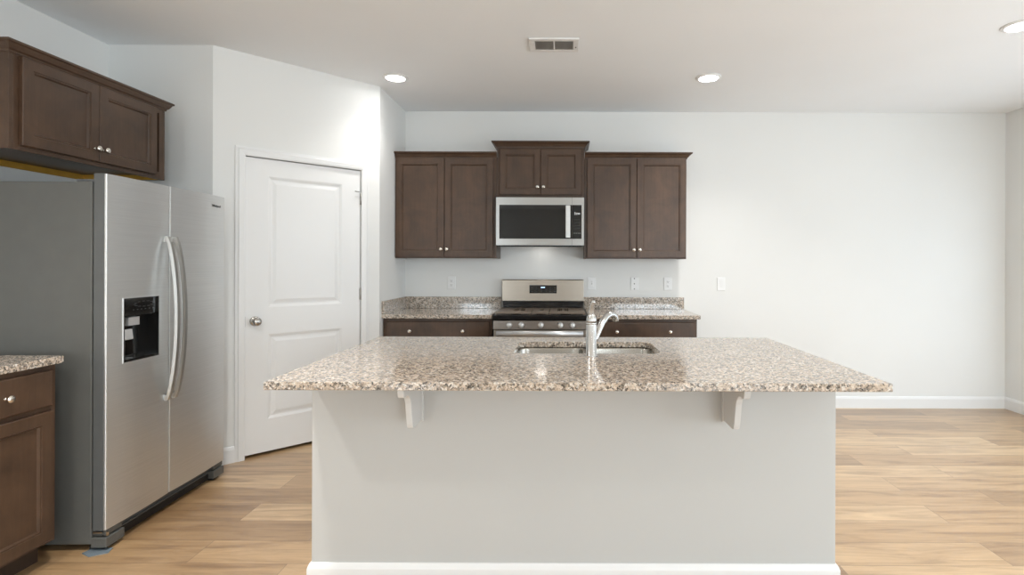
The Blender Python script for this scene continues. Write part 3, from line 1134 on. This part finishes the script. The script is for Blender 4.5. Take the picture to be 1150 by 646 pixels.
# ------------------------------------------------------------------ wall plates
def outlet(label, x, z, kind):
    t = thing('wall_outlet' if kind != 'switch' else 'light_switch', label, 'outlet' if kind != 'switch' else 'light switch', (x, YB, z),
              0, 'white plates above the counters' if kind != 'switch' else None)
    hw, hh = (0.037, 0.060)
    b = MB()
    b.rects(-hw, hw, -hh, hh, [(0, 0), (0, -0.004), (0.003, -0.0065)])
    b.build('cover_plate', 'plate', t)
    if kind == 'duplex':
        for dz in (-0.020, 0.020):
            s = MB()
            s.rects(-0.0165, 0.0165, dz - 0.0135, dz + 0.0135, [(0, -0.006), (0, -0.0085), (0.002, -0.009)])
            so = s.build('socket', 'plate', t)
            q = MB()
            q.box(-0.0085, -0.006, -0.0098, -0.0088, dz - 0.002, dz + 0.007).box(0.006, 0.0085, -0.0098, -0.0088, dz - 0.001, dz + 0.006)
            q.cyl((0, -0.0088, dz - 0.007), (0, -0.0098, dz - 0.007), 0.003, n=10)
            q.build('slots', 'slot', so)
    elif kind == 'blank':
        for dz in (-0.048, 0.0, 0.048):
            MB().cyl((-0.003, -0.006, dz), (-0.003, -0.0075, dz), 0.0055, n=12).build('screw', 'slot', t)
    elif kind == 'rocker':
        s = MB()
        s.rects(-0.0165, 0.0165, -0.034, 0.034, [(0, -0.006), (0, -0.0085), (0.002, -0.009)])
        so = s.build('socket', 'plate', t)
        q = MB()
        q.box(-0.005, 0.006, -0.0098, -0.0088, -0.006, -0.003).box(-0.005, 0.006, -0.0098, -0.0088, 0.003, 0.006)
        q.box(-0.005, -0.003, -0.0098, -0.0088, 0.016, 0.023).box(0.003, 0.005, -0.0098, -0.0088, 0.016, 0.023)
        q.build('slots', 'slot', so)
    else:
        s = MB()
        s.loft([[(-0.0165, -0.006, -0.033), (0.0165, -0.006, -0.033), (0.0165, -0.006, 0.033), (-0.0165, -0.006, 0.033)],
                [(-0.0165, -0.0065, -0.033), (0.0165, -0.0065, -0.033), (0.0165, -0.011, 0.033), (-0.0165, -0.011, 0.033)]])
        s.build('rocker', 'plate', t)
    return t


outlet('white duplex outlet left of the range above the corner backsplash', -1.049, 1.150, 'duplex')
outlet('white outlet plate immediately right of the range backguard', 0.253, 1.147, 'rocker')
outlet('white wall plate with three dark screws, middle of the right backsplash', 0.652, 1.147, 'blank')
outlet('white outlet plate above the right end of the right backsplash', 0.960, 1.147, 'duplex')
outlet('white rocker light switch alone on the wall right of the counter', 1.455, 1.147, 'switch')

# ------------------------------------------------------------------ ceiling fittings
vt = thing('ceiling_vent', 'white rectangular air vent with two louvred halves in the ceiling', 'vent', (-0.072, 3.50, CEIL))
vx, vy = 0.158, 0.105
f = MB()
f.box(-vx, vx, -vy, -vy + 0.036, -0.010, 0).box(-vx, vx, vy - 0.036, vy, -0.010, 0)
f.box(-vx, -vx + 0.036, -vy + 0.036, vy - 0.036, -0.010, 0).box(vx - 0.036, vx, -vy + 0.036, vy - 0.036, -0.010, 0)
f.box(-0.004, 0.004, -vy + 0.036, vy - 0.036, -0.010, 0)
f.build('frame', 'plate', vt, 0.003)
MB().box(-vx + 0.036, vx - 0.036, -vy + 0.036, vy - 0.036, -0.002, -0.0005).build('duct_backing', 'ventdark', vt)
s = MB()
for hx0, hx1 in ((-vx + 0.038, -0.006), (0.006, vx - 0.038)):
    n = 16
    for i in range(n):
        x = hx0 + (hx1 - hx0) * (i + 0.5) / n
        s.prism([(-0.0018, -0.002), (-0.0006, -0.002), (0.0018, -0.009), (0.0006, -0.009)], lambda u, v, t, x=x: (x + u, t, v), -vy + 0.037, vy - 0.037)
s.build('louvres', 'ventdark', vt)
MB().cyl((vx - 0.018, 0.02, -0.010), (vx - 0.018, 0.02, -0.014), 0.004, n=10).build('damper_lever', 'slot', vt)


def downlight(label, x, y, power):
    t = thing('recessed_downlight', label, 'ceiling light', (x, y, CEIL), 0, 'round recessed ceiling lights')
    MB().lathe((0, 0, 0), (0, 0, -1), [(0, 0.094), (0.004, 0.094), (0.010, 0.086), (0.012, 0.074), (0.008, 0.070), (0.0005, 0.069)], 40).build('trim_ring', 'plate', t)
    MB().lathe((0, 0, -0.0055), (0, 0, -1), [(0, 0.069), (0.003, 0.067), (0.006, 0.050), (0.0075, 0.025), (0.008, 0.0)], 36).build('lens', 'lamp', t)
    l = bpy.data.lights.new('downlight_beam', 'SPOT')
    l.energy = power
    l.color = (1.0, 0.975, 0.935)
    l.spot_size = radians(126)
    l.spot_blend = 1.0
    l.shadow_soft_size = 0.07
    b_ = bpy.data.objects.new('downlight_beam', l)
    C.collection.objects.link(b_)
    b_.parent = t
    b_.location = (0, 0, -0.03)
    return t


d0 = downlight('round recessed downlight in the ceiling near the pantry corner', -1.290, 4.13, SPOT * 0.4)
d0 = downlight('round recessed downlight in the ceiling, middle of the three, right of the vent', 1.085, 4.11, SPOT)
dup(d0, (2.680, 3.20, CEIL), 'round recessed downlight cut by the right edge of the photo')
# same fitting added out of view, over near kitchen and living room, for fill
d1 = downlight('added recessed fill downlight over the walkway on the camera side of the refrigerator', -1.29, 1.70, SPOT * 2.0)
dup(d1, (-2.0, 0.6, CEIL), 'added recessed fill downlight over the left-hand walkway')
for x, y, t_ in ((1.085, 1.70, 'over the camera side of the island'),
                 (2.68, 0.60, 'near the patio door'), (-1.29, -1.2, 'over the left part of the living room'),
                 (1.085, -1.2, 'over the middle of the living room')):
    dup(d0, (x, y, CEIL), 'added recessed fill downlight ' + t_)
